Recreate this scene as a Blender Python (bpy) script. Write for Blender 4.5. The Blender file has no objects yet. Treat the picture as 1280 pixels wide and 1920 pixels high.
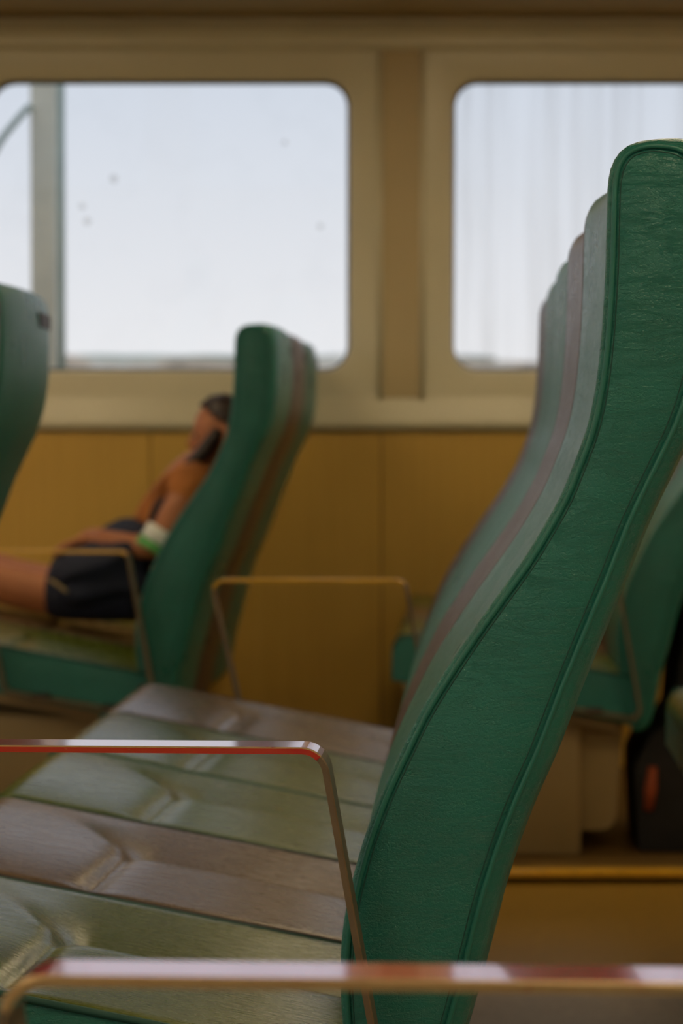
import bpy, bmesh, math, random
from mathutils import Vector, Matrix
random.seed(7)
scene = bpy.context.scene
COL = scene.collection
PI = math.pi

# ------------------------------------------------------------------ camera, sky, exposure
EYE = 0.99
cam_d = bpy.data.cameras.new('camera')
cam = bpy.data.objects.new('camera', cam_d); COL.objects.link(cam)
cam.location = (0, 0, EYE)
cam.rotation_euler = (PI/2 - math.atan(145/4533.33), 0, 0)
cam_d.sensor_fit = 'HORIZONTAL'; cam_d.sensor_width = 24.0; cam_d.lens = 85.0
cam_d.clip_start = 0.05; cam_d.clip_end = 2000
cam_d.dof.use_dof = True; cam_d.dof.focus_distance = 2.06; cam_d.dof.aperture_fstop = 7.0
scene.camera = cam

world = bpy.data.worlds.new('overcast_sky'); scene.world = world
world.use_nodes = True
wt = world.node_tree; wt.nodes.clear()
wo = wt.nodes.new('ShaderNodeOutputWorld'); wb = wt.nodes.new('ShaderNodeBackground')
wc = wt.nodes.new('ShaderNodeTexCoord'); ws = wt.nodes.new('ShaderNodeSeparateXYZ')
wr = wt.nodes.new('ShaderNodeValToRGB')
wt.links.new(wc.outputs['Generated'], ws.inputs[0]); wt.links.new(ws.outputs['Z'], wr.inputs[0])
wt.links.new(wr.outputs[0], wb.inputs[0]); wt.links.new(wb.outputs[0], wo.inputs[0])
e = wr.color_ramp.elements
e[0].position = 0.03; e[0].color = (0.86, 0.865, 0.89, 1)
e[1].position = 0.16; e[1].color = (0.63, 0.69, 0.79, 1)
n = e.new(1.0); n.color = (0.52, 0.61, 0.76, 1)
wb.inputs[1].default_value = 1.0

FILL_COLOUR = (1.0, 0.80, 0.50, 1)          # unseen ceiling lights added to brighten the cabin
FILL_POWER = 20.5

scene.view_settings.view_transform = 'Standard'
scene.view_settings.look = 'None'
scene.view_settings.gamma = 1.0
scene.view_settings.use_curve_mapping = False
scene.view_settings.exposure = 0.0
scene.cycles.max_bounces = 8
scene.cycles.diffuse_bounces = 5
scene.cycles.glossy_bounces = 4
scene.cycles.transparent_max_bounces = 16
scene.cycles.sample_clamp_indirect = 6.0

# ------------------------------------------------------------------ helpers
TH = math.atan(253/4533.33)                    # the seat rows stand at a slight angle to the window wall
CT, ST = math.cos(TH), math.sin(TH)
S = 0.46                                       # seat pitch along a row
def row_to_world(X, R, z=0.0):
    return Vector((X*CT + R*ST, R*CT - X*ST, z))

def tag(o, label=None, cat=None, group=None, kind=None):
    if label: o['label'] = label
    if cat: o['category'] = cat
    if group: o['group'] = group
    if kind: o['kind'] = kind
    return o

def obj(name, mesh, mat=None, parent=None, smooth=False):
    if isinstance(mesh, bmesh.types.BMesh):
        bm = mesh
        bmesh.ops.recalc_face_normals(bm, faces=bm.faces)
        me = bpy.data.meshes.new(name); bm.to_mesh(me); bm.free()
        mesh = me
        if smooth:
            for p in me.polygons: p.use_smooth = True
            if smooth is not True: me.set_sharp_from_angle(angle=math.radians(smooth))
    if mat is not None:
        for m in (mat if isinstance(mat, (list, tuple)) else [mat]):
            if m.name not in mesh.materials: mesh.materials.append(m)
    o = bpy.data.objects.new(name, mesh); COL.objects.link(o)
    if parent is not None: o.parent = parent
    return o

def empty(name, loc=(0, 0, 0), rz=0.0):
    o = bpy.data.objects.new(name, None); COL.objects.link(o)
    o.empty_display_size = 0.1
    o.location = loc; o.rotation_euler = (0, 0, rz)
    return o

def copy_tree(o, parent=None):
    c = o.copy(); COL.objects.link(c); c.parent = parent
    for ch in list(o.children): copy_tree(ch, c)
    return c

def box(bm, x0, x1, y0, y1, z0, z1, mi=0):
    v = [bm.verts.new((x, y, z)) for x in (x0, x1) for y in (y0, y1) for z in (z0, z1)]
    for f in ((0,1,3,2), (4,6,7,5), (0,4,5,1), (2,3,7,6), (0,2,6,4), (1,5,7,3)):
        bm.faces.new([v[i] for i in f]).material_index = mi

def bevbox(bm, x0, x1, y0, y1, z0, z1, r=0.005, seg=2):
    b2 = bmesh.new(); box(b2, x0, x1, y0, y1, z0, z1)
    bmesh.ops.recalc_face_normals(b2, faces=b2.faces)
    bmesh.ops.bevel(b2, geom=list(b2.edges), offset=r, segments=seg, profile=0.5, affect='EDGES')
    me = bpy.data.meshes.new('tmp'); b2.to_mesh(me); b2.free(); bm.from_mesh(me); bpy.data.meshes.remove(me)

def tube(bm, pts, r, n=8, closed=False, cap=True):
    pts = [Vector(p) for p in pts]; N = len(pts); rings = []
    rr = r if isinstance(r, (list, tuple)) else [r]*N
    prev = None
    for i, p in enumerate(pts):
        a = pts[(i-1) % N] if (closed or i > 0) else p
        b = pts[(i+1) % N] if (closed or i < N-1) else p
        t = (b-a).normalized()
        if prev is None:
            up = Vector((0, 0, 1)) if abs(t.z) < 0.9 else Vector((0, 1, 0))
            u = t.cross(up).normalized()
        else:
            u = (prev - t*prev.dot(t)).normalized()
        prev = u; w = t.cross(u)
        rings.append([bm.verts.new(p + (u*math.cos(k*2*PI/n) + w*math.sin(k*2*PI/n))*rr[i]) for k in range(n)])
    for i in range(N if closed else N-1):
        A, B = rings[i], rings[(i+1) % N]
        for k in range(n): bm.faces.new((A[k], A[(k+1) % n], B[(k+1) % n], B[k]))
    if cap and not closed:
        bm.faces.new(rings[0]); bm.faces.new(rings[-1][::-1])

def prism_x(bm, poly, x0, x1):
    """extrude a (y, z) polygon along x"""
    a = [bm.verts.new((x0, y, z)) for y, z in poly]; b = [bm.verts.new((x1, y, z)) for y, z in poly]
    bm.faces.new(a); bm.faces.new(b[::-1])
    for i in range(len(poly)):
        j = (i+1) % len(poly); bm.faces.new((a[i], b[i], b[j], a[j]))

def prism_y(bm, poly, y0, y1):
    a = [bm.verts.new((x, y0, z)) for x, z in poly]; b = [bm.verts.new((x, y1, z)) for x, z in poly]
    bm.faces.new(a); bm.faces.new(b[::-1])
    for i in range(len(poly)):
        j = (i+1) % len(poly); bm.faces.new((a[i], b[i], b[j], a[j]))

def catmull(P, closed, sub):
    out = []; N = len(P)
    for i in range(N if closed else N-1):
        g = lambda k: P[k % N] if closed else P[max(0, min(N-1, k))]
        p0, p1, p2, p3 = g(i-1), g(i), g(i+1), g(i+2)
        for s in range(sub):
            t = s/sub
            out.append(tuple(0.5*((2*b) + (-a+c)*t + (2*a-5*b+4*c-d)*t*t + (-a+3*b-3*c+d)*t**3)
                             for a, b, c, d in zip(p0, p1, p2, p3)))
    if not closed: out.append(tuple(P[-1]))
    return out

def resample(P, n, closed=True):
    Q = list(P) + ([P[0]] if closed else [])
    L = [0]
    for a, b in zip(Q, Q[1:]): L.append(L[-1] + math.dist(a, b))
    out = []; j = 0
    m = n if closed else n-1
    for i in range(n):
        t = L[-1]*i/m
        while j < len(L)-2 and L[j+1] < t: j += 1
        s = (t-L[j])/max(1e-9, L[j+1]-L[j])
        out.append(tuple(a+(b-a)*s for a, b in zip(Q[j], Q[j+1])))
    return out

# ------------------------------------------------------------------ materials
class NT:
    def __init__(self, name):
        self.m = bpy.data.materials.new(name); self.m.use_nodes = True
        self.t = self.m.node_tree; self.b = self.t.nodes['Principled BSDF']; self.out = self.t.nodes['Material Output']
    def n(self, typ, **kw):
        x = self.t.nodes.new(typ)
        for k, v in kw.items(): setattr(x, k, v)
        return x
    def l(self, a, b): self.t.links.new(a, b)
    def coord(self, scale=(1, 1, 1), rot=(0, 0, 0), loc=(0, 0, 0), out='Object'):
        c = self.n('ShaderNodeTexCoord'); m = self.n('ShaderNodeMapping')
        m.inputs['Scale'].default_value = scale; m.inputs['Rotation'].default_value = rot; m.inputs['Location'].default_value = loc
        self.l(c.outputs[out], m.inputs['Vector']); return m.outputs[0]
    def noise(self, vec, scale=5, detail=4, rough=0.55, dist=0.0):
        x = self.n('ShaderNodeTexNoise'); x.inputs['Scale'].default_value = scale; x.inputs['Detail'].default_value = detail
        x.inputs['Roughness'].default_value = rough; x.inputs['Distortion'].default_value = dist
        self.l(vec, x.inputs['Vector']); return x.outputs[0]
    def ramp(self, fac, stops):
        r = self.n('ShaderNodeValToRGB'); el = r.color_ramp.elements
        el[0].position, el[0].color = stops[0][0], tuple(stops[0][1])+(1,)
        el[1].position, el[1].color = stops[-1][0], tuple(stops[-1][1])+(1,)
        for p, c in stops[1:-1]: q = el.new(p); q.color = tuple(c)+(1,)
        self.l(fac, r.inputs[0]); return r.outputs[0]
    def rng(self, v, a, b, c, d):
        r = self.n('ShaderNodeMapRange'); r.inputs[1].default_value = a; r.inputs[2].default_value = b
        r.inputs[3].default_value = c; r.inputs[4].default_value = d; self.l(v, r.inputs[0]); return r.outputs[0]
    def math(self, op, a, b):
        x = self.n('ShaderNodeMath', operation=op)
        for i, v in enumerate((a, b)):
            if isinstance(v, (int, float)): x.inputs[i].default_value = v
            else: self.l(v, x.inputs[i])
        return x.outputs[0]
    def bump(self, h, strength, dist=0.001, prev=None):
        b = self.n('ShaderNodeBump'); b.inputs['Strength'].default_value = strength; b.inputs['Distance'].default_value = dist
        self.l(h, b.inputs['Height'])
        if prev is not None: self.l(prev, b.inputs['Normal'])
        return b.outputs[0]
    def set(self, **kw):
        for k, v in kw.items():
            i = self.b.inputs[k.replace('_', ' ')]
            if isinstance(v, (int, float, tuple)): i.default_value = v
            else: self.l(v, i)
        return self.m

def c4(c): return tuple(c) + (1,)
def mul(c, k): return tuple(x*k for x in c)

def vinyl(name, col, rough=0.4, grain=1.0, wrinkle=1.0, streak=0.0, spec=0.5):
    N = NT(name)
    v = N.coord()
    big = N.noise(v, 7, 4)
    N.set(Base_Color=N.ramp(big, [(0.3, mul(col, 0.85)), (0.7, mul(col, 1.12))]))
    if streak:
        st = N.noise(N.coord((3, 60, 60)), 3.0, 5, 0.65)
        N.set(Roughness=N.rng(st, 0.3, 0.75, rough-streak, rough+streak))
    else:
        N.set(Roughness=N.rng(big, 0.3, 0.7, rough-0.04, rough+0.05))
    N.b.inputs['Specular IOR Level'].default_value = spec
    g = N.noise(v, 430, 2, 0.5)
    nb = N.bump(g, 0.55*grain, 0.0010)
    wv = N.coord((11, 34, 52), (0, math.radians(14), 0))
    w1 = N.noise(wv, 1.3, 6, 0.7, 1.1)
    w = N.n('ShaderNodeMath', operation='ABSOLUTE'); sub = N.math('SUBTRACT', w1, 0.5); N.l(sub, w.inputs[0])
    wr_ = N.rng(w.outputs[0], 0.0, 0.028, 0.0, 1.0)
    nb = N.bump(wr_, 0.5*wrinkle, 0.0010, nb)
    vo = N.n('ShaderNodeTexVoronoi', feature='DISTANCE_TO_EDGE'); vo.inputs['Scale'].default_value = 260
    N.l(v, vo.inputs['Vector'])
    nb = N.bump(N.rng(vo.outputs['Distance'], 0.0, 0.12, 0.0, 1.0), 0.28*grain, 0.0008, nb)
    N.l(nb, N.b.inputs['Normal'])
    return N.m

def plain(name, col, rough=0.6, metallic=0.0, var=0.12, scale=6, bump=0.0, bscale=200, coat=0.0):
    N = NT(name); v = N.coord(); nz = N.noise(v, scale, 4)
    N.set(Base_Color=N.ramp(nz, [(0.3, mul(col, 1-var)), (0.7, mul(col, 1+var))]), Roughness=rough, Metallic=metallic)
    if coat: N.b.inputs['Coat Weight'].default_value = coat; N.b.inputs['Coat Roughness'].default_value = 0.06
    if bump: N.l(N.bump(N.noise(v, bscale, 3), bump, 0.001), N.b.inputs['Normal'])
    return N.m

M = {}
M['green_back'] = vinyl('green_vinyl', (0.017, 0.175, 0.138), 0.30, 1.0, 1.0)
M['green_seat'] = vinyl('olive_green_vinyl', (0.095, 0.122, 0.014), 0.28, 0.025, 0.03, streak=0.05)
M['brown_back'] = vinyl('brown_vinyl', (0.090, 0.052, 0.040), 0.30, 1.0, 0.8)
M['brown_seat'] = vinyl('taupe_brown_vinyl', (0.140, 0.088, 0.045), 0.28, 0.025, 0.03, streak=0.05)
M['green_pipe'] = plain('green_piping', (0.020, 0.175, 0.135), 0.36)
M['brown_pipe'] = plain('brown_piping', (0.060, 0.034, 0.022), 0.38)
M['green_seam'] = plain('green_stitch_seam', (0.010, 0.075, 0.058), 0.6)
M['brown_seam'] = plain('brown_stitch_seam', (0.030, 0.017, 0.013), 0.6)
M['plate'] = plain('dark_brown_plate', (0.030, 0.012, 0.010), 0.5)
M['bronze'] = plain('bronze_bar', (0.19, 0.14, 0.085), 0.40, 0.3, 0.15, 30)
M['yellow_bar'] = plain('ochre_enamel', (0.72, 0.40, 0.025), 0.35, 0.0, 0.12, 30, coat=0.5)
M['beige'] = plain('beige_liner', (0.61, 0.55, 0.375), 0.34, 0, 0.04, 3)
M['beige_dark'] = plain('tan_pilaster', (0.48, 0.37, 0.19), 0.5, 0, 0.05, 3)
M['ceiling'] = plain('brown_ceiling', (0.42, 0.29, 0.11), 0.6, 0, 0.06, 3)
M['base'] = plain('tan_base_panel', (0.26, 0.185, 0.075), 0.6, 0, 0.08, 5)
M['dark'] = plain('dark_steel', (0.03, 0.022, 0.016), 0.6)
M['gasket'] = plain('black_gasket', (0.012, 0.011, 0.010), 0.6)
M['post'] = plain('weathered_cream_paint', (0.80, 0.74, 0.58), 0.6, 0, 0.1, 5)
M['rail'] = plain('pale_green_rail', (0.42, 0.50, 0.43), 0.5)
M['deck'] = plain('pale_deck', (0.50, 0.48, 0.40), 0.7)

def wood_wall():
    N = NT('ochre_wall_laminate'); v = N.coord((1, 1, 1)); g = N.noise(N.coord((60, 60, 1.2)), 1.0, 5, 0.6)
    big = N.noise(v, 1.6, 3)
    f = N.math('ADD', N.math('MULTIPLY', g, 0.5), N.math('MULTIPLY', big, 0.5))
    return N.set(Base_Color=N.ramp(f, [(0.3, (0.54, 0.315, 0.045)), (0.7, (0.65, 0.390, 0.066))]), Roughness=0.5)
M['wall'] = wood_wall()
def lino(name, a, b):
    N = NT(name); f = N.noise(N.coord(), 40, 6, 0.7)
    return N.set(Base_Color=N.ramp(f, [(0.3, a), (0.7, b)]), Roughness=0.45)
M['lino'] = lino('ochre_linoleum', (0.20, 0.110, 0.010), (0.27, 0.150, 0.016))
M['carpet'] = lino('grey_brown_linoleum', (0.20, 0.15, 0.105), (0.30, 0.235, 0.165))
M['platform'] = lino('brown_platform', (0.15, 0.085, 0.022), (0.20, 0.115, 0.033))

def red_paint():
    N = NT('chipped_red_enamel'); v = N.coord()
    chip = N.noise(N.coord((18, 60, 240)), 3.2, 6, 0.7)
    msk = N.rng(chip, 0.66, 0.69, 0.0, 1.0)
    mix = N.n('ShaderNodeMix', data_type='RGBA'); N.l(msk, mix.inputs[0])
    mix.inputs[6].default_value = (0.52, 0.004, 0.020, 1); mix.inputs[7].default_value = (0.42, 0.33, 0.22, 1)
    N.set(Base_Color=mix.outputs[2], Roughness=0.14, Metallic=0.0)
    N.b.inputs['Specular IOR Level'].default_value = 0.9
    N.b.inputs['Coat Weight'].default_value = 1.0; N.b.inputs['Coat Roughness'].default_value = 0.05; N.b.inputs['Coat IOR'].default_value = 2.0
    N.l(N.bump(N.noise(v, 90, 3), 0.06, 0.001), N.b.inputs['Normal'])
    return N.m
M['red'] = red_paint()
def worn_edge():
    N = NT('worn_bar_edge'); chip = N.noise(N.coord((30, 30, 30)), 2.0, 6, 0.75)
    return N.set(Base_Color=N.ramp(chip, [(0.40, (0.55, 0.38, 0.18)), (0.60, (0.50, 0.33, 0.15)), (0.64, (0.34, 0.02, 0.02))]), Roughness=0.35, Metallic=0.3)
M['worn'] = worn_edge()

def glass(name, streaks):
    N = NT(name); t = N.t
    tr = N.n('ShaderNodeBsdfTransparent'); tr.inputs[0].default_value = (0.985, 0.99, 0.99, 1)
    gl = N.n('ShaderNodeBsdfGlossy'); gl.inputs['Roughness'].default_value = 0.02
    fr = N.n('ShaderNodeFresnel'); fr.inputs[0].default_value = 1.45
    m1 = N.n('ShaderNodeMixShader'); N.l(fr.outputs[0], m1.inputs[0]); N.l(tr.outputs[0], m1.inputs[1]); N.l(gl.outputs[0], m1.inputs[2])
    di = N.n('ShaderNodeBsdfTranslucent')
    di.inputs[0].default_value = (0.52, 0.42, 0.33, 1) if streaks else (0.40, 0.44, 0.50, 1)
    if streaks:
        a = N.noise(N.coord((7, 7, 0.35), loc=(3.1, 0, 0)), 1.5, 5, 0.65)
        b = N.noise(N.coord((34, 34, 0.8)), 1.0, 4, 0.6)
        f = N.math('MULTIPLY', N.rng(a, 0.42, 0.72, 0.02, 0.40), N.rng(b, 0.3, 0.7, 0.35, 1.0))
    else:
        a = N.noise(N.coord((3, 3, 3)), 2.0, 4)
        f = N.rng(a, 0.5, 0.8, 0.0, 0.05)
    m2 = N.n('ShaderNodeMixShader'); N.l(f, m2.inputs[0]); N.l(m1.outputs[0], m2.inputs[1]); N.l(di.outputs[0], m2.inputs[2])
    N.l(m2.outputs[0], N.out.inputs[0])
    return N.m
M['glass'] = glass('window_glass', False)
M['glass_dirty'] = glass('streaked_window_glass', True)

# ------------------------------------------------------------------ the cabin
WY = 6.95            # window wall
OY = -2.4            # opposite wall, behind the camera
XL, XR = -5.6, 6.0   # cabin ends
ZC = 2.185           # ceiling
WP, WC0 = 1.328, -0.493          # window pitch, centre of window 1
WHW, WZ0, WZ1 = 0.516, 1.174, 2.002
ZL, ZU = 1.03, 2.115             # liner bottom / top

def struct(name, bm, mat, parent=None, smooth=False):
    o = obj(name, bm, mat, parent, smooth)
    if parent is None: o['kind'] = 'structure'
    return o

bm = bmesh.new(); box(bm, XL, XR, OY, 4.30, -0.06, 0.0); floor = struct('floor', bm, M['carpet'])
bm = bmesh.new(); box(bm, XL, XR, 4.30, 5.36, -0.06, 0.0); struct('floor_aisle', bm, M['lino'])
bm = bmesh.new(); box(bm, XL, XR, 5.33, WY+0.1, -0.06, 0.0); struct('floor_under_platform', bm, M['dark'])
bm = bmesh.new(); box(bm, XL, XR, 5.335, WY-0.022, 0.001, 0.029); plat = struct('floor_platform', bm, M['platform'])
bm = bmesh.new(); bevbox(bm, XL+0.01, XR-0.01, 5.300, 5.337, 0.014, 0.0315, 0.005); struct('edge_strip', bm, M['yellow_bar'], plat, 40)
bm = bmesh.new(); box(bm, XL, XR, OY, WY+0.1, ZC, ZC+0.06); struct('ceiling', bm, M['ceiling'])
def glazed_end(name, x0, x1):                   # end wall: sill, head and mullions round six unseen openings added to light the seat fronts
    bm = bmesh.new()
    box(bm, x0, x1, OY, WY+0.1, 0, 0.80); box(bm, x0, x1, OY, WY+0.1, 2.05, ZC)
    st_ = (WY-OY-0.1)/6
    for k in range(7): yc = OY + 0.1 + k*st_; box(bm, x0, x1, yc-0.09, yc+0.09, 0.80, 2.05)
    wl = struct(name, bm, M['beige']); xm = 0.5*(x0+x1)
    for k in range(6):
        y0 = OY + 0.1 + k*st_ + 0.09; y1 = y0 + st_ - 0.18
        bm = bmesh.new(); bm.faces.new([bm.verts.new(p) for p in ((xm, y0, 0.80), (xm, y1, 0.80), (xm, y1, 2.05), (xm, y0, 2.05))])
        obj('pane', bm, M['glass'], wl)
glazed_end('wall_left', XL-0.06, XL)
bm = bmesh.new(); box(bm, XR, XR+0.06, OY, WY+0.1, 0, ZC); struct('wall_right', bm, M['wall'])

def rrect(cx, hw, z0, z1, r, n=8):
    P = []
    for ax, az, a0 in ((cx+hw-r, z0+r, -90), (cx+hw-r, z1-r, 0), (cx-hw+r, z1-r, 90), (cx-hw+r, z0+r, 180)):
        for k in range(n+1):
            a = math.radians(a0 + 90*k/n); P.append((ax + r*math.cos(a), az + r*math.sin(a)))
    return P

def liner_mesh(y0, y1):
    """moulded liner of one window bay: face towards the cabin at y0, rounded opening, reveal, outer skin at y1"""
    bm = bmesh.new(); hw = WP/2
    P = rrect(0, WHW, WZ0, WZ1, 0.072)
    sgn = 1 if y1 > y0 else -1
    loops = []
    for y, grow in ((y0, 0.010), (y0+0.003*sgn, 0.003), (y0+0.010*sgn, 0.0), (y1, 0.0)):
        Q = rrect(0, WHW+grow, WZ0-grow, WZ1+grow, 0.072+grow)
        loops.append([bm.verts.new((x, y, z)) for x, z in Q])
    for A, B in zip(loops, loops[1:]):
        for i in range(len(A)):
            j = (i+1) % len(A); bm.faces.new((A[i], A[j], B[j], B[i]))
    for lp, y in ((loops[0], y0), (loops[-1], y1)):
        C = [bm.verts.new((x, y, z)) for x, z in ((hw, ZL), (hw, ZU), (-hw, ZU), (-hw, ZL))]
        m = len(lp)//4
        for k in range(4):
            seg = lp[k*m:(k+1)*m]
            for a, b in zip(seg, seg[1:]): bm.faces.new((a, b, C[k]))
            bm.faces.new((seg[-1], lp[((k+1)*m) % len(lp)], C[(k+1) % 4], C[k]))
    return bm

def gasket_mesh(y):
    bm = bmesh.new(); Q = rrect(0, WHW-0.002, WZ0+0.002, WZ1-0.002, 0.070)
    tube(bm, [(x, y, z) for x, z in Q], 0.006, 6, closed=True)
    return bm

def pane_mesh(y):
    bm = bmesh.new(); Q = rrect(0, WHW, WZ0, WZ1, 0.071)
    a = [bm.verts.new((x, y, z)) for x, z in Q]; bm.faces.new(a)
    return bm

wall_back = empty('wall_back', (0, WY, 0)); wall_back['kind'] = 'structure'
wall_front = empty('wall_front', (0, OY, 0)); wall_front['kind'] = 'structure'
lin = {}
for wall, y0, y1 in ((wall_back, 0.0, 0.085), (wall_front, 0.0, -0.085)):
    first = None
    for k in range(-3, 5):
        cx = WC0 + WP*k
        if first is None: o = first = obj('window_surround', liner_mesh(y0, y1), M['beige'], wall, 30)
        else: o = obj('window_surround', first.data, None, wall)
        o.location.x = cx
num = 0
vis = {0: M['glass'], 1: M['glass_dirty']}
order = [0, 1] + [k for k in range(-2, 5) if k not in (0, 1)]
gk = None; pn = {}
for y, yy in ((WY, 0.048), (OY, -0.048)):
    for k in order:
        num += 1
        tl = math.radians(4.5)*(1 if y > 0 else -1); zc = 0.5*(WZ0+WZ1)      # panes lean in at the top
        w = empty('window_%d' % num, (WC0 + WP*k, y + yy + math.sin(tl)*zc, zc - math.cos(tl)*zc)); w['kind'] = 'structure'
        w.rotation_euler.x = tl
        if gk is None:
            gk = obj('gasket', gasket_mesh(0), M['gasket'], w, True)
        else: obj('gasket', gk.data, None, w)
        key = 'dirty' if (y > 0 and k == 1) else 'clear'
        if key not in pn: pn[key] = obj('pane', pane_mesh(0.004), M['glass_dirty'] if key == 'dirty' else M['glass'], w)
        else: obj('pane', pn[key].data, None, w)
        if y > 0 and k == 0:
            for px, pz, r in ((-0.163, 1.727, 0.013), (-0.255, 1.648, 0.010), (-0.240, 1.605, 0.011), (0.432, 1.590, 0.009), (0.33, 1.83, 0.008)):
                b2 = bmesh.new()
                pts = [(px + r*(0.75+0.4*random.random())*math.cos(a), 0.0, pz + r*(0.75+0.4*random.random())*math.sin(a)) for a in [i*2*PI/10 for i in range(10)]]
                vs = [b2.verts.new(p) for p in pts]; b2.faces.new(vs)
                N = M.get('spot')
                if N is None:
                    q = NT('water_spot'); q.set(Base_Color=(0.45, 0.5, 0.58, 1), Alpha=0.35, Roughness=0.7); N = M['spot'] = q.m
                obj('dried_spot', b2, N, w)

def moulding(name, prof, parent_y, mat, flip=1):
    bm = bmesh.new(); prism_x(bm, [(parent_y + flip*y, z) for y, z in prof], XL, XR)
    return struct(name, bm, mat, None, 35)
def arc(cy, cz, r, a0, a1, n=6): return [(cy + r*math.cos(math.radians(a0+(a1-a0)*i/n)), cz + r*math.sin(math.radians(a0+(a1-a0)*i/n))) for i in range(n+1)]
corn = [(0.10, 2.085)] + arc(-0.002, 2.105, 0.018, 270, 180, 5) + [(-0.020, 2.125)] + arc(-0.010, 2.140, 0.022, 180, 90, 6) + [(-0.006, 2.18), (0.10, 2.18)]
sill = [(0.09, 1.000)] + arc(-0.004, 1.022, 0.022, 270, 150, 7) + [(-0.018, 1.045), (-0.006, 1.085), (0.0, 1.10), (0.09, 1.10)]
for i, (y, fl) in enumerate(((WY, 1), (OY, -1))):
    moulding('trim_%d' % (2*i+1), corn, y, M['beige'], fl)
    moulding('trim_%d' % (2*i+2), sill, y, M['beige'], fl)
    bm = bmesh.new(); ys = sorted((y+fl*0.02, y+fl*0.085)); box(bm, XL, XR, ys[0], ys[1], 2.06, ZC+0.02); struct('wall_top_%s' % ('back' if fl > 0 else 'front'), bm, M['beige'])
    bm = bmesh.new(); ys = sorted((y+fl*0.012, y+fl*0.085)); box(bm, XL, XR, ys[0], ys[1], 0.0, 1.06); struct('wall_core_%s' % ('back' if fl > 0 else 'front'), bm, M['dark'])
# lower laminate panels with open joints
pw = WP/2; pm = None
for wall, fl in ((wall_back, 1), (wall_front, -1)):
    k = 0; x = 0.115 - 12*pw
    while x < XR:
        if x > XL - 0.02 and x + pw < XR + 0.3:
            if pm is None:
                b2 = bmesh.new(); bevbox(b2, 0.0015, pw-0.0015, 0.0, 0.016, 0.03, 1.004, 0.002, 1)
                o = pm = obj('wall_panel', b2, M['wall'], wall)
            else: o = obj('wall_panel', pm.data, None, wall)
            o.location = (x, 0.0 if fl > 0 else -0.016, 0)
        x += pw
# pilaster covers between windows
pc = None
for wall, fl in ((wall_back, 1), (wall_front, -1)):
    for k in range(-3, 4):
        cx = WC0 + WP*(k+0.5)
        if pc is None:
            b2 = bmesh.new()
            bevbox(b2, -0.060, 0.060, -0.005, 0.004, 1.095, 2.10, 0.002, 1)
            o = pc = obj('pilaster_cover', b2, M['beige_dark'], wall, 35)
            b3 = bmesh.new(); tube(b3, [(0, -0.003, 1.09), (0, -0.003, 2.10)], 0.008, 8)
            pe = obj('pilaster_bead', b3, M['beige'], o, True)
            obj('pilaster_bead', pe.data, None, o)
        else:
            o = obj('pilaster_cover', pc.data, None, wall); obj('pilaster_bead', pe.data, None, o); obj('pilaster_bead', pe.data, None, o)
        for sx, ch in zip((-0.060, 0.060), o.children): ch.location.x = sx
        o.location = (cx, 0, 0)
        if fl < 0: o.rotation_euler.z = PI


# unseen fill lights, added on the ceiling in even rows along the cabin
N = NT('warm_fill_glow'); N.set(Base_Color=(0.8, 0.7, 0.5, 1), Emission_Color=FILL_COLOUR, Emission_Strength=FILL_POWER); fill_m = N.m
def make_fill_light():
    root = empty('added_fill_light')
    bm = bmesh.new(); bevbox(bm, -0.34, 0.34, -0.10, 0.10, -0.030, -0.001, 0.006, 2); obj('housing', bm, M['beige'], root, 40)
    bm = bmesh.new(); bevbox(bm, -0.31, 0.31, -0.075, 0.075, -0.042, -0.031, 0.004, 2); obj('fill_diffuser', bm, fill_m, root, 40)
    return root
fill0 = None
ROWN = ['closest to the window wall', 'second from the window wall', 'third from the window wall', 'closest to the opposite wall']
COLN = ['first', 'second', 'third', 'fourth', 'fifth', 'sixth', 'seventh']
for j, y in enumerate((5.6, 3.3, 1.0, -1.3)):
    for i in range(7):
        if fill0 is None: o = fill0 = make_fill_light()
        else: o = copy_tree(fill0)
        o.location = (-4.2 + 1.58*i, y, ZC)
        tag(o, 'added warm fill light on the ceiling, %s from the left in the row %s' % (COLN[i], ROWN[j]), 'ceiling light', 'added fill lights')

# ------------------------------------------------------------------ outside
bm = bmesh.new(); box(bm, -40, 40, WY+0.09, 9.2, -0.10, -0.02); tag(obj('side_deck', bm, M['deck']), kind='structure')
N = NT('sea_water'); N.set(Base_Color=(0.10, 0.16, 0.17, 1), Roughness=0.18); N.l(N.bump(N.noise(N.coord((0.3, 1, 1)), 0.8, 4), 0.5, 0.3), N.b.inputs['Normal'])
bm = bmesh.new(); bmesh.ops.create_grid(bm, x_segments=2, y_segments=2, size=1500)
sea = tag(obj('sea', bm, N.m), kind='stuff', label='calm grey sea beyond the ferry windows', cat='sea'); sea.location.z = -2.6

bm = bmesh.new(); bevbox(bm, -0.043, 0.043, -0.043, 0.043, -0.02, 3.4, 0.012, 3)
post = empty('deck_post', row_to_world(0, 0)); post.location = (-1.057, 8.62, 0)
tag(post, 'cream-painted steel deck post standing outside the left window', 'post')
obj('shaft', bm, M['post'], post, 35)
bm = bmesh.new(); tube(bm, [(0.062, 0.0, -0.02), (0.062, 0.0, 3.4)], 0.014, 10); obj('drain_pipe', bm, M['rail'], post, True)
hr = [(-0.98, 0.75), (-0.55, 1.33), (-0.30, 1.70), (-0.165, 1.985), (-0.095, 2.085), (-0.035, 2.150)]
bm = bmesh.new(); tube(bm, [(x, -0.057, z) for x, z in catmull(hr, False, 5)], 0.0125, 8)
st = obj('stair_handrail', bm, M['rail'], None, True); st.location = (-1.06, 8.62, 0)
tag(st, 'thin pale green handrail sloping up to the post outside', 'handrail')

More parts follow.
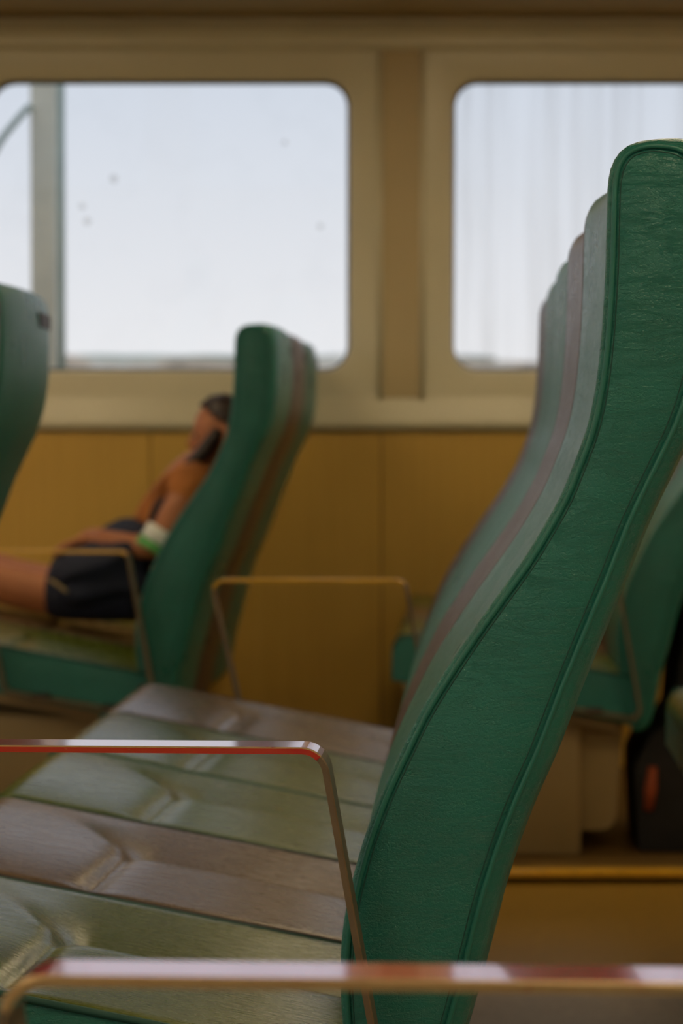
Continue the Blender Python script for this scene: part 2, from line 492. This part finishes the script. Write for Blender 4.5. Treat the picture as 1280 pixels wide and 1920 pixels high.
# low shore across the water
N = NT('shore_mix'); v = N.coord()
zz = N.n('ShaderNodeSeparateXYZ'); N.l(v, zz.inputs[0])
blk = N.noise(N.coord((0.9, 0.9, 0.3)), 0.22, 3, 0.6)
N.set(Base_Color=N.ramp(blk, [(0.35, (0.42, 0.32, 0.22)), (0.48, (0.80, 0.62, 0.44)), (0.62, (0.92, 0.80, 0.64))]), Roughness=0.8)
shore_m = N.m
tree_m = plain('shore_trees', (0.34, 0.44, 0.35), 0.9, 0, 0.3, 0.2)
sh = empty('far_shore', (0, 170, -2.6)); tag(sh, 'low sandy shore with a thin green treeline seen through the windows', 'shore')
bm = bmesh.new(); xs = [-120 + 2.0*i for i in range(121)]
top = []
for x in xs:
    h = 9.15 + 0.25*math.sin(x*0.21) + 0.2*math.sin(x*0.53+1)
    if x > 8: h -= min(0.5, (x-8)*0.2)
    top.append(h)
for i in range(len(xs)-1):
    a = [bm.verts.new(p) for p in ((xs[i], 0, 0), (xs[i+1], 0, 0), (xs[i+1], 6, top[i+1]), (xs[i], 6, top[i]))]; bm.faces.new(a)
    b_ = [bm.verts.new(p) for p in ((xs[i], 6, top[i]), (xs[i+1], 6, top[i+1]), (xs[i+1], 40, top[i+1]-1), (xs[i], 40, top[i]-1))]; bm.faces.new(b_)
bmesh.ops.remove_doubles(bm, verts=bm.verts, dist=0.001)
obj('bank', bm, shore_m, sh)
bm = bmesh.new()
for i in range(70):
    x = -105 + 3.0*i + random.uniform(-1, 1); r = random.uniform(0.35, 0.6)
    if x > 10: r *= 0.6
    mt = Matrix.Translation((x, 8, 9.15 - (0.5 if x > 9 else 0))) @ Matrix.Diagonal((3.2, 1.2, r*0.55, 1))
    bmesh.ops.create_icosphere(bm, subdivisions=2, radius=1.0, matrix=mt)
tag(obj('treeline', bm, tree_m, sh, True), kind='stuff')

# ------------------------------------------------------------------ seats
X0 = -0.30                                     # root of a seat lies under the middle of its cushion
FRONT = [(0.1785,1.2419),(0.1561,1.2416),(0.1381,1.2395),(0.1246,1.2337),(0.1157,1.2221),(0.1117,1.2072),(0.1104,1.1847),(0.1092,1.1327),(0.1062,1.0784),(0.1014,1.0331),(0.0939,0.9968),(0.0826,0.965),(0.0714,0.9377),(0.0578,0.9126),(0.0397,0.8829),(0.0171,0.8509),(-0.0057,0.8187),(-0.0285,0.7842),(-0.0467,0.7543),(-0.0627,0.722),(-0.0788,0.6874),(-0.0925,0.6527),(-0.1026,0.6203),(-0.1114,0.5832),(-0.1155,0.5554),(-0.1169,0.5229),(-0.1151,0.4812),(-0.11,0.4348),(-0.1007,0.3838),(-0.0878,0.3375)]
REAR = [(-0.0809,0.3213),(-0.0601,0.3194),(-0.0417,0.336),(-0.0279,0.3943),(-0.0188,0.4408),(-0.0056,0.4878),(0.0076,0.5383),(0.0203,0.5883),(0.0362,0.6382),(0.0512,0.6769),(0.067,0.7129),(0.086,0.7629),(0.1058,0.8124),(0.126,0.8617),(0.1453,0.9114),(0.1685,0.9605),(0.1833,0.9923),(0.1953,1.0285),(0.2032,1.0692),(0.2066,1.1098),(0.2077,1.1594),(0.2066,1.1999),(0.2033,1.2215),(0.1943,1.236)]
nF = len(FRONT)
PR = resample(catmull(FRONT + REAR, True, 8), 240)
def offs(P):
    n_ = len(P); A = sum(P[i][0]*P[(i+1) % n_][1] - P[(i+1) % n_][0]*P[i][1] for i in range(n_))
    sg = 1 if A > 0 else -1; out = []
    for i in range(n_):
        tx = P[(i+3) % n_][0]-P[i-3][0]; tz = P[(i+3) % n_][1]-P[i-3][1]; L = math.hypot(tx, tz)
        out.append((sg*tz/L, -sg*tx/L))
    return out
NR = offs(PR)
# edge radius: tight along the front, softer along the rear
RAD = []
for (x, z), (nx, nz) in zip(PR, NR):
    t = max(0.0, min(1.0, (nx + 0.25)/0.8)); t = t*t*(3-2*t)
    RAD.append(0.0070 + 0.0115*t)
def ring(inset, y, far, shift=0.0):
    """inset in units of each point's own edge radius plus metres"""
    a, b = inset
    return [((x - nx*(a*r+b)) - X0 + shift, y(r) if not far else W - y(r), z - nz*(a*r+b)) for (x, z), (nx, nz), r in zip(PR, NR, RAD)]
W = S - 0.010
def back_mesh():
    bm = bmesh.new(); rings = []
    A = [0, 22.5, 45, 67.5, 90]
    for a in A:
        a = math.radians(a); rings.append(ring((1-math.sin(a), 0), lambda r, a=a: r*(1-math.cos(a)) + 0.001, False))
    for q in (0.12, 0.25, 0.38, 0.5, 0.62, 0.75, 0.88):
        rings.append(ring((0, 0), lambda r, q=q: q*W, False, 0.012*(1-(2*q-1)**2)))
    for a in A[::-1]:
        a = math.radians(a); rings.append(ring((1-math.sin(a), 0), lambda r, a=a: r*(1-math.cos(a)) + 0.001, True))
    V = [[bm.verts.new(p) for p in rg] for rg in rings]
    n_ = len(PR)
    for P, Q in zip(V, V[1:]):
        for i in range(n_): bm.faces.new((P[i], P[(i+1) % n_], Q[(i+1) % n_], Q[i]))
    return bm
def side_mesh(far):
    bm = bmesh.new(); V = []
    for ins, y in (((1, -0.001), 0.0025), ((1, 0.004), 0.0003), ((1, 0.012), -0.0022)):
        V.append([bm.verts.new(p) for p in ring(ins, lambda r, y=y: y, far)])
    n_ = len(PR)
    for P, Q in zip(V, V[1:]):
        for i in range(n_): bm.faces.new((P[i], P[(i+1) % n_], Q[(i+1) % n_], Q[i]))
    bm.faces.new(V[-1])
    return bm
def pipe_mesh(far, ins, y, r):
    bm = bmesh.new(); tube(bm, ring(ins, lambda q: y, far), r, 6, closed=True); return bm

# cushion
CX0, CX1 = -0.625, -0.085
TUFT = -0.3965
def plane_z(x): return 0.4611 + (-0.1669 - x)*0.1846
def sm(t): t = max(0.0, min(1.0, t)); return t*t*(3-2*t)
def cush_top(x, y):
    b = y/W
    z = plane_z(x)
    q = abs(2*b-1)
    # behind the button: flat-topped near half ending in a steep fold, far half rising out of the valley
    if b < 0.42: zr = 0.008*(b/0.42)
    elif b < 0.56: zr = 0.008 - 0.028*sm((b-0.42)/0.14)
    else: zr = -0.020*(1 - ((b-0.56)/0.44)**0.9)
    zl = 0.009*(1 - q**2.5)                                        # front lobe, gently crowned right across
    xc = TUFT - 0.035*(0.5-b)
    wl = 1 - sm((x-xc+0.010)/0.020) if b < 0.5 else 1 - sm((x-TUFT+0.014+0.30*(b-0.5))/(0.028+0.34*(b-0.5)))
    z += (zl*wl + zr*(1-wl))*sm((x-CX0)/0.06)*(1-0.3*sm((x+0.2)/0.1))
    g = math.exp(-math.hypot(x-xc, 0.003)/0.011)*1.3
    z -= 0.009*g*sm((0.55-b)/0.10)*sm(b/0.06)
    rr = math.hypot(x-TUFT, (y - 0.5*W))
    z -= 0.006*math.exp(-(rr/0.016)**2)
    # front and side edges roll over
    d = x - CX0; r = 0.050
    if d < r: z -= r - math.sqrt(max(0, r*r-(r-d)**2))
    d = min(y, W-y); r = 0.006
    if d < r: z -= r - math.sqrt(max(0, r*r-(r-d)**2))
    return z
TK = 0.112
def cushion_mesh():
    bm = bmesh.new()
    xs = [CX0 + 0.05*(1-math.cos(PI/2*i/7)) for i in range(7)] + [CX0+0.05 + (CX1-CX0-0.05)*i/90 for i in range(91)]
    ys = [0.006*(1-math.cos(PI/2*i/4)) for i in range(4)]; ys = ys + [0.006 + (W-0.012)*i/40 for i in range(41)] + [W-y for y in ys[::-1]]
    V = [[bm.verts.new((x-X0, y, cush_top(x, y))) for y in ys] for x in xs]
    for i in range(len(xs)-1):
        for j in range(len(ys)-1): bm.faces.new((V[i][j], V[i+1][j], V[i+1][j+1], V[i][j+1]))
    per = [(i, 0) for i in range(len(xs))] + [(len(xs)-1, j) for j in range(1, len(ys))] + [(i, len(ys)-1) for i in range(len(xs)-2, -1, -1)] + [(0, j) for j in range(len(ys)-2, 0, -1)]
    bt = [bm.verts.new((V[i][j].co.x, V[i][j].co.y, plane_z(V[i][j].co.x+X0) - TK)) for i, j in per]
    for k in range(len(per)):
        q = (k+1) % len(per); a = V[per[k][0]][per[k][1]]; b = V[per[q][0]][per[q][1]]
        bm.faces.new((a, b, bt[q], bt[k])).material_index = 1
    bm.faces.new(bt).material_index = 1
    return bm
def cushion_pipe(y):
    bm = bmesh.new()
    z = lambda x: plane_z(x) - 0.003
    P = [(CX1-X0, y, z(CX1)), (-0.3-X0, y, z(-0.3)), (CX0+0.05-X0, y, z(CX0+0.05)), (CX0+0.016-X0, y, z(CX0)-0.010), (CX0+0.002-X0, y, z(CX0)-0.035)]
    tube(bm, P, 0.0036, 6)
    return bm
def button_mesh():
    bm = bmesh.new(); y = 0.5*W
    bmesh.ops.create_uvsphere(bm, u_segments=12, v_segments=8, radius=0.008, matrix=Matrix.Translation((TUFT-X0, y, cush_top(TUFT, y)+0.001)) @ Matrix.Diagonal((1, 1, 0.5, 1)))
    return bm

def make_seat(tone):
    root = empty('ferry_seat')
    bk = obj('backrest', back_mesh(), M[tone+'_back'], root, True)
    for far in (False, True):
        obj('side_panel', side_mesh(far), M[tone+'_back'], bk, 50)
        obj('piping', pipe_mesh(far, (0.85, 0), 0.0008, 0.0026), M[tone+'_pipe'], bk, True)
        obj('stitch_seam', pipe_mesh(far, (1.0, 0.0038), 0.0004, 0.0006), M[tone+'_seam'], bk, True)
    b2 = bmesh.new(); sec = []
    for i in range(9):                                             # plate bent to the curve of the rear face
        q = 0.60 + 0.32*i/8; x = 0.2062 + 0.012*(1-(2*q-1)**2) - X0
        sec.append([b2.verts.new((x+dx, q*W, z)) for dx, z in ((0, 1.177), (0.003, 1.178), (0.003, 1.203), (0, 1.204))])
    for A_, B_ in zip(sec, sec[1:]):
        for k in range(4): b2.faces.new((A_[k], A_[(k+1) % 4], B_[(k+1) % 4], B_[k]))
    b2.faces.new(sec[0]); b2.faces.new(sec[-1][::-1])
    obj('number_plate', b2, M['plate'], bk, 40)
    cu = obj('seat_cushion', cushion_mesh(), [M[tone+'_seat'], M[tone+'_back']], root, 60)
    for y in (-0.0005, W+0.0005): obj('cushion_piping', cushion_pipe(y), M[tone+'_seam'], cu, True)
    obj('tuft_button', button_mesh(), M[tone+'_seat'], cu, True)
    return root
SEAT = {}
def place_seat(tone, X, R, label, group):
    if tone not in SEAT: o = SEAT[tone] = make_seat(tone)
    else: o = copy_tree(SEAT[tone])
    o.location = row_to_world(X + X0, R); o.rotation_euler = (0, 0, -TH)
    return tag(o, label, 'seat', group)

RM, RLF = 2.07, 5.474            # where the near ends of the two blocks stand
OM, OF, OB = 0.0, -0.978, 0.966  # main row, row in front of it, row behind it
OL, OL2 = -0.660, 0.434          # the two rows by the windows
def rr(k, R0=RM): return R0 + k*S
main = [('green', 'large green vinyl ferry seat nearest the camera, its side panel in sharp focus'),
        ('brown', 'brown vinyl ferry seat directly behind the large green foreground seat'),
        ('green', 'green ferry seat, third from the camera in the long row'),
        ('green', 'green ferry seat, fourth in the long row, between a green and a brown seat'),
        ('brown', 'brown ferry seat at the far end of the long row')]
for k, (t, l) in enumerate(main): place_seat(t, OM, rr(k), l, 'seats of the long middle row')
place_seat('brown', OF, rr(3), 'brown ferry seat cut off at the left picture edge', 'seats at the left edge')
place_seat('green', OF, rr(4), 'green ferry seat seen from behind at the left edge, dark plate on its back', 'seats at the left edge')
place_seat('green', OB, rr(3), 'green ferry seat showing a sliver at the right picture edge, nearer of two', 'seats at the right edge')
place_seat('green', OB, rr(4), 'pale lit green seat cushion front at the right picture edge', 'seats at the right edge')
for k, (t, l) in enumerate([('green', 'green ferry seat with tall backrest in front of the window, nearest of its three'),
                            ('brown', 'brown ferry seat by the window with a person slouched in it'),
                            ('green', 'green ferry seat closest to the wall under the left window')]):
    place_seat(t, OL, rr(k, RLF), l, 'three seats by the left window')
for k, (t, l) in enumerate([('green', 'green ferry seat seen below and behind the large foreground backrest'),
                            ('brown', 'brown ferry seat half hidden behind the long row, second from the aisle'),
                            ('green', 'green ferry seat hidden against the wall under the right window')]):
    place_seat(t, OL2, rr(k, RLF), l, 'three seats by the right window')

# ------------------------------------------------------------------ bench bases
def bench(X, R0, n_, z0, label, group='bench bases'):
    root = empty('bench_base', row_to_world(X + X0, R0, z0), -TH)
    L = n_*S
    pan = lambda x: plane_z(x) - TK
    bm = bmesh.new()
    prism_y(bm, [(-0.60-X0, pan(-0.60)-0.022-z0), (-0.115-X0, pan(-0.115)-0.022-z0), (-0.115-X0, pan(-0.115)-0.001-z0), (-0.60-X0, pan(-0.60)-0.001-z0)], 0.005, L-0.010)
    obj('seat_pan', bm, M['base'], root)
    bm = bmesh.new(); bevbox(bm, -0.520-X0, -0.195-X0, 0.03, L-0.03, 0.0, 0.345-z0, 0.012, 2); obj('locker_box', bm, M['base'], root, 40)
    poly = [(-0.198, 0.085), (-0.150, 0.085)] + [(-0.150+0.038*math.sin(math.radians(a)), 0.123-0.038*math.cos(math.radians(a))) for a in (20, 45, 70, 90)] + [(-0.100, 0.33), (-0.198, 0.335)]
    bm = bmesh.new(); prism_y(bm, [(x-X0, z-z0) for x, z in poly], 0.06, L-0.06); obj('rear_bracket', bm, M['base'], root, 30)
    return tag(root, label, 'bench base', group)
PZ = 0.029
bench(OM, RM, 5, 0.0, 'bench base under the long middle row')
bench(OF, rr(3), 2, 0.0, 'bench base under the seats at the left edge')
bench(OB, rr(3), 2, 0.0, 'bench base under the seats at the right edge')
bench(OL, RLF, 3, PZ, 'tan bench base under the three seats by the left window')
bench(OL2, RLF, 3, PZ, 'tan bench base seen to the right below the foreground backrest')

# ------------------------------------------------------------------ flat-bar armrest loops
def fillet(P, r, n_=7):
    out = []; N_ = len(P)
    for i in range(N_):
        p = Vector(P[i]); a = (Vector(P[i-1])-p).normalized(); b = (Vector(P[(i+1) % N_])-p).normalized()
        h = a.angle(b)/2; d = r/math.tan(h)
        c_ = p + (a+b).normalized()*(r/math.sin(h)); s = p + a*d; e_ = p + b*d
        v0 = s-c_; v1 = e_-c_; ang = v0.angle_signed(v1)
        seg = []
        for k in range(n_+1):
            t = -ang*k/n_
            seg.append((c_.x + v0.x*math.cos(t) - v0.y*math.sin(t), c_.y + v0.x*math.sin(t) + v0.y*math.cos(t)))
        out.append(seg)
    return out
T, BW = 0.0058, 0.043
def strap(path, closed, worn=(1, 5)):
    """sweep the flat bar: thickness in the (x, z) plane, width along y, with a worn chamfer on its outer edges"""
    bm = bmesh.new(); rings = []; n_ = len(path); ch = 0.0012
    for i, p in enumerate(path):
        a = path[i-1] if (closed or i) else p; b = path[(i+1) % n_] if (closed or i < n_-1) else p
        t = Vector((b[0]-a[0], b[1]-a[1])).normalized(); nv = Vector((-t.y, t.x))
        sec = [(0, ch), (0, BW-ch), (ch, BW), (T, BW), (T, 0), (ch, 0)]
        rings.append([bm.verts.new((p[0] - nv.x*o - X0, y, p[1] - nv.y*o)) for o, y in sec])
    for i in range(n_ if closed else n_-1):
        A, B = rings[i], rings[(i+1) % n_]
        for k in range(6):
            f = bm.faces.new((A[k], A[(k+1) % 6], B[(k+1) % 6], B[k]))
            if k in worn: f.material_index = 1
    if not closed: bm.faces.new(rings[0]); bm.faces.new(rings[-1][::-1])
    return bm
ATOP = 0.7275
C4 = [(-0.4885, ATOP), (-0.1265, ATOP), (-0.0585, 0.345), (-0.413, 0.402)]
FL = fillet(C4, 0.024)
def armrest(X, R, paint, label, roll=0.0, worn=(1, 5)):
    root = empty('armrest_frame', row_to_world(X + X0, R), -TH); root.rotation_euler.x = roll
    half0 = len(FL[0])//2
    top = FL[0][2:] + [(-0.35, ATOP), (-0.25, ATOP)] + FL[1][:5]
    low = FL[1][4:] + FL[2] + [(-0.2, FL[2][-1][1]*0.6 + FL[3][0][1]*0.4)][:0] + FL[3] + FL[0][:3]
    obj('arm_bar', strap(top, False, worn), [M[paint], M['worn'] if paint == 'red' else M['yellow_bar']], root)
    obj('loop_frame', strap(low, False), [M['bronze']], root)
    # bolt plate joining the loop to the bench
    for x in (-0.33, -0.17):
        zz_ = 0.345 + (-0.0585-x)*0.161
        bm = bmesh.new(); bevbox(bm, x-0.02-X0, x+0.02-X0, 0.004, BW-0.004, zz_-0.002, zz_+0.012, 0.002, 1)
        obj('bolt_plate', bm, M['dark'], root)
    return tag(root, label, 'armrest', 'flat-bar armrests')
armrest(OM, RM-0.052, 'red', 'chipped red flat-bar armrest beside the green foreground seat')
armrest(OM, rr(5)+0.006, 'yellow_bar', 'ochre flat-bar armrest loop at the far end of the long row')
armrest(OL, RLF-0.050, 'yellow_bar', 'ochre armrest loop beside the slouched person at the left')
armrest(OL2, RLF-0.050, 'yellow_bar', 'armrest loop whose lower corner shows right of the foreground backrest')
place_seat('green', 0.249, 1.128-S, 'green ferry seat beside the blurred red armrest bar nearest the camera', 'seats of the near block')
bench(0.249, 1.128-S, 1, 0.0, 'bench base under the seat nearest the camera')
armrest(0.249, 1.134, 'red', 'blurred red armrest bar crossing the bottom of the picture nearest the camera', math.radians(-2.0), (1, 4, 5))

# ------------------------------------------------------------------ person slouched in the brown window seat
M['skin'] = plain('warm_skin', (0.42, 0.150, 0.055), 0.5, 0, 0.08, 9)
M['shirt'] = plain('rust_cotton', (0.40, 0.135, 0.025), 0.85, 0, 0.25, 14, 0.4, 120)
M['navy'] = plain('navy_cotton', (0.006, 0.009, 0.026), 0.8, 0, 0.3, 14, 0.4, 120)
M['hair'] = plain('dark_brown_hair', (0.022, 0.010, 0.007), 0.5, 0, 0.3, 60)
M['white_band'] = plain('white_band', (0.75, 0.75, 0.68), 0.6)
M['green_band'] = plain('bright_green_band', (0.12, 0.42, 0.10), 0.6)
M['shoe'] = plain('dark_shoe', (0.03, 0.028, 0.028), 0.6)
M['eye'] = plain('dark_eye', (0.02, 0.015, 0.012), 0.25)
PY = 0.5*W
person = empty('person', row_to_world(OL + X0, rr(1, RLF), PZ), -TH)
tag(person, 'person slouched in a brown window seat wearing a rust top and navy shorts', 'person')
def skin_body(name, chains, mat, parent, sub=2):
    """chains of (x, y, z, radius) joints; joints given twice are shared; first joint is the root"""
    V, E, Rd, ix = [], [], [], {}
    for ch in chains:
        prev = None
        for x, y, z, rad in ch:
            k = (round(x, 4), round(y, 4), round(z, 4))
            if k not in ix: ix[k] = len(V); V.append((x - X0, y + PY, z - PZ)); Rd.append(rad)
            if prev is not None: E.append((prev, ix[k]))
            prev = ix[k]
    me = bpy.data.meshes.new(name); me.from_pydata(V, E, []); me.materials.append(mat)
    o = bpy.data.objects.new(name, me); COL.objects.link(o); o.parent = parent
    md = o.modifiers.new('skin', 'SKIN'); md.use_smooth_shade = True
    for i, sv in enumerate(me.skin_vertices[0].data):
        sv.radius = (Rd[i], Rd[i]) if not isinstance(Rd[i], tuple) else Rd[i]; sv.use_root = (i == 0)
    o.modifiers.new('subdivision', 'SUBSURF').levels = sub
    o.modifiers['subdivision'].render_levels = sub
    return o
pel = (-0.205, 0, 0.605, 0.085); wai = (-0.170, 0, 0.69, 0.082); che = (-0.118, 0, 0.785, 0.084); upc = (-0.068, 0, 0.868, 0.078); nek = (-0.022, 0, 0.925, 0.050); hed = (0.010, 0, 0.965, 0.048)
chains = [[pel, wai, che, upc, nek, hed]]
for sg in (-1, 1):
    hipj = (-0.225, 0.075*sg, 0.595, 0.078)
    kn = (-0.655, 0.085*sg, 0.660, 0.050); ank = (-0.715, 0.09*sg, 0.125, 0.033)
    chains.append([pel, hipj, (-0.43, 0.082*sg, 0.588, 0.062), (-0.55, 0.084*sg, 0.615, 0.057), kn, (-0.695, 0.088*sg, 0.44, 0.050), ank, (-0.74, 0.09*sg, 0.075, 0.035), (-0.81, 0.092*sg, 0.062, 0.026)])
    sho = (-0.045, 0.135*sg, 0.865, 0.050); elb = (-0.140, 0.172*sg, 0.706, 0.036); wri = (-0.275, 0.085*sg, 0.724, 0.026); plm = (-0.328, 0.055*sg, 0.722, 0.026)
    chains.append([upc, sho, (-0.090, 0.165*sg, 0.790, 0.043), elb, (-0.210, 0.13*sg, 0.716, 0.034), wri, plm])
    for i, (dy, ln) in enumerate(((-0.030, 0.060), (-0.010, 0.070), (0.010, 0.065), (0.028, 0.050))):
        chains.append([plm, (-0.348, 0.055*sg + dy, 0.722, 0.010), (-0.348-ln*0.55, 0.055*sg + dy*1.1, 0.708, 0.009), (-0.348-ln, 0.055*sg + dy*1.15, 0.684, 0.008)])
    chains.append([wri, (-0.315, 0.085*sg-0.045*sg, 0.738, 0.012), (-0.345, 0.085*sg-0.066*sg, 0.738, 0.010)])
skin_body('body', chains, M['skin'], person)
g = lambda j, d=0.012: (j[0], j[1], j[2], j[3]+d)
sl = []
for sg in (-1, 1):
    sl.append([g(upc), (-0.045, 0.135*sg, 0.865, 0.062), (-0.083, 0.160*sg, 0.802, 0.056)])
skin_body('shirt', [[g(wai, 0.014), g(che, 0.014), g(upc, 0.013), (-0.030, 0, 0.912, 0.062)], ] + sl, M['shirt'], person)
skin_body('shorts', [[(-0.175, 0, 0.672, 0.092), (-0.215, 0, 0.612, 0.100)]] + [[(-0.215, 0, 0.612, 0.100), (-0.245, 0.078*sg, 0.598, 0.092), (-0.36, 0.082*sg, 0.588, 0.078), (-0.455, 0.083*sg, 0.592, 0.071)] for sg in (-1, 1)], M['navy'], person)
for sg in (-1, 1):
    bm = bmesh.new()
    bmesh.ops.create_uvsphere(bm, u_segments=16, v_segments=10, radius=1.0)
    for v in bm.verts:
        x, y, z = v.co
        v.co = (-0.775 - X0 + x*0.125, 0.091*sg + PY + y*0.047*(1-0.15*max(0, x)), 0.030 - PZ + max(0.0, (z*0.5+0.5))*(0.085 + 0.035*x))
    obj('shoe', bm, M['shoe'], person, True)
for nm, t0, t1, r0, mt in (('armband', 0.10, 0.50, 0.047, 'white_band'), ('green_stripe', -0.14, 0.09, 0.048, 'green_band')):
    A_ = Vector((-0.140-X0, -0.178+PY, 0.710-PZ)); B_ = Vector((-0.090-X0, -0.165+PY, 0.790-PZ))
    bm = bmesh.new(); tube(bm, [A_.lerp(B_, t0 + (t1-t0)*i/3) for i in range(4)], r0, 16); obj(nm, bm, M[mt], person, True)
for sg, ly in ((-1, -0.075), (1, 0.075)):                          # long hair falling over both shoulders
    bm = bmesh.new(); P = [(0.010-X0, ly*0.8+PY, 1.00-PZ), (-0.030-X0, ly+PY, 0.945-PZ), (-0.085-X0, ly*1.15+PY, 0.880-PZ), (-0.140-X0, ly*1.2+PY, 0.810-PZ), (-0.165-X0, ly*1.2+PY, 0.765-PZ)]
    tube(bm, catmull(P, False, 4), [0.017 + 0.006*math.sin(PI*i/16) - 0.012*(i/16)**2 for i in range(17)], 10); obj('hair_lock', bm, M['hair'], person, True)
# jacket bunched on the lap
bm = bmesh.new(); bmesh.ops.create_icosphere(bm, subdivisions=4, radius=1.0)
for v in bm.verts:
    x, y, z = v.co
    f = 1 + 0.07*math.sin(7*x+3*y) + 0.06*math.sin(9*z-5*y+1) + 0.04*math.sin(13*y+6*x)
    px = -0.285 + 0.165*x*f; pz = 0.640 + 0.112*z*f + 0.42*(px+0.285)*(0.2 if z < 0 else 1.0)
    v.co = (px - X0, PY - 0.035 + 0.160*y*f, max(pz, plane_z(px)+0.002) - PZ)
jk = obj('bunched_jacket', bm, M['navy'], None, True)
jk.location = person.location; jk.rotation_euler = person.rotation_euler
jr = empty('jacket', person.location, -TH); tag(jr, 'dark navy jacket bunched on the lap of the slouched person', 'jacket')
jk.parent = jr; jk.location = (0, 0, 0); jk.rotation_euler = (0, 0, 0); jk.name = 'bundle'
bm = bmesh.new(); tube(bm, catmull([(-0.425-X0, PY-0.115, 0.630-PZ), (-0.395-X0, PY-0.150, 0.618-PZ), (-0.360-X0, PY-0.182, 0.598-PZ)], False, 4), 0.0045, 6); obj('drawstring', bm, M['base'], jr, True)
# head
hd = empty('tmp'); bpy.data.objects.remove(hd)
bm = bmesh.new(); bmesh.ops.create_uvsphere(bm, u_segments=32, v_segments=24, radius=1.0)
for v in bm.verts:
    x, y, z = v.co; f = max(0.0, -x)
    sx, sy, sz = 0.080, 0.064, 0.094
    jaw = sm((-z-0.1)/0.9)
    px = x*sx*(1-0.30*jaw*(1 if x > 0 else 0.25)); pyy = y*sy*(1-0.35*jaw); pz = z*sz
    px -= 0.020*math.exp(-((y/0.16)**2 + ((z+0.12)/0.20)**2))*(x < 0)          # nose
    px -= 0.007*math.exp(-((y/0.30)**2 + ((z+0.80)/0.16)**2))*(x < 0)          # chin
    px -= 0.005*math.exp(-((y/0.28)**2 + ((z+0.46)/0.07)**2))*(x < 0)          # lips
    for e_ in (-0.38, 0.38): px += 0.008*math.exp(-(((y-e_)/0.17)**2 + ((z-0.06)/0.11)**2))*(x < 0)
    v.co = (px, pyy, pz)
HM = Matrix.Translation((0.016 - X0, PY, 0.990 - PZ)) @ Matrix.Rotation(math.radians(-8), 4, 'Y')
bmesh.ops.transform(bm, matrix=HM, verts=bm.verts)
head = obj('head', bm, M['skin'], person, True)
bm = bmesh.new(); bmesh.ops.create_uvsphere(bm, u_segments=32, v_segments=20, radius=1.0)
dl = [v for v in bm.verts if v.co.z < 0.30 - 0.95*v.co.x*0.9 and v.co.x < 0.45 or v.co.z < -0.45]
bmesh.ops.delete(bm, geom=dl, context='VERTS')
for v in bm.verts:
    k = 1 + 0.03*math.sin(v.co.y*40)
    v.co = (v.co.x*0.088*k, v.co.y*0.071*k, v.co.z*0.103*k)
bmesh.ops.transform(bm, matrix=HM, verts=bm.verts)
hr_ = obj('hair', bm, M['hair'], person, True); so = hr_.modifiers.new('thickness', 'SOLIDIFY'); so.thickness = 0.008
for e_ in (-1, 1):
    bm = bmesh.new(); bmesh.ops.create_uvsphere(bm, u_segments=10, v_segments=8, radius=0.0085, matrix=HM @ Matrix.Translation((-0.066, 0.0245*e_, 0.005)))
    obj('eye', bm, M['eye'], head, True)
    bm = bmesh.new(); bmesh.ops.create_uvsphere(bm, u_segments=12, v_segments=8, radius=1.0, matrix=HM @ Matrix.Translation((0.010, 0.064*e_, -0.004)) @ Matrix.Diagonal((0.018, 0.007, 0.028, 1)))
    obj('ear', bm, M['skin'], head, True)

# ------------------------------------------------------------------ dark bag on the platform behind the right-hand window seats
M['black'] = plain('black_canvas', (0.010, 0.009, 0.008), 0.75, 0, 0.3, 20)
M['rust'] = plain('rust_webbing', (0.30, 0.055, 0.012), 0.7)
bag = empty('travel_bag', row_to_world(0.50, 5.56, PZ), -TH)
tag(bag, 'black travel bag with rust-red straps at the right picture edge', 'bag')
prof = [(0.372, 0.0), (0.362, 0.20), (0.395, 0.268), (0.452, 0.31), (0.462, 0.43), (0.482, 0.53), (0.530, 0.66), (0.575, 0.74), (0.71, 0.76), (0.76, 0.66), (0.77, 0.0)]
prof = [(x-0.50, z) for x, z in prof]
bm = bmesh.new(); prism_y(bm, prof, 0.0, 0.40); bmesh.ops.recalc_face_normals(bm, faces=bm.faces)
bmesh.ops.bevel(bm, geom=list(bm.edges), offset=0.012, segments=2, profile=0.5, affect='EDGES'); obj('bag_body', bm, M['black'], bag, 40)
bm = bmesh.new(); tube(bm, [(-0.105, -0.004, 0.10), (-0.100, -0.008, 0.15), (-0.095, -0.004, 0.20)], [0.010, 0.015, 0.010], 8); obj('strap_loop', bm, M['rust'], bag, True)
bm = bmesh.new(); tube(bm, [(-0.060, -0.002, 0.285), (-0.02, -0.008, 0.30), (0.06, -0.006, 0.30)], 0.011, 8); obj('strap_loop', bm, M['rust'], bag, True)
bm = bmesh.new(); bevbox(bm, -0.012, 0.16, -0.014, 0.004, 0.36, 0.47, 0.006, 2); obj('front_pocket', bm, M['rust'], bag, 40)
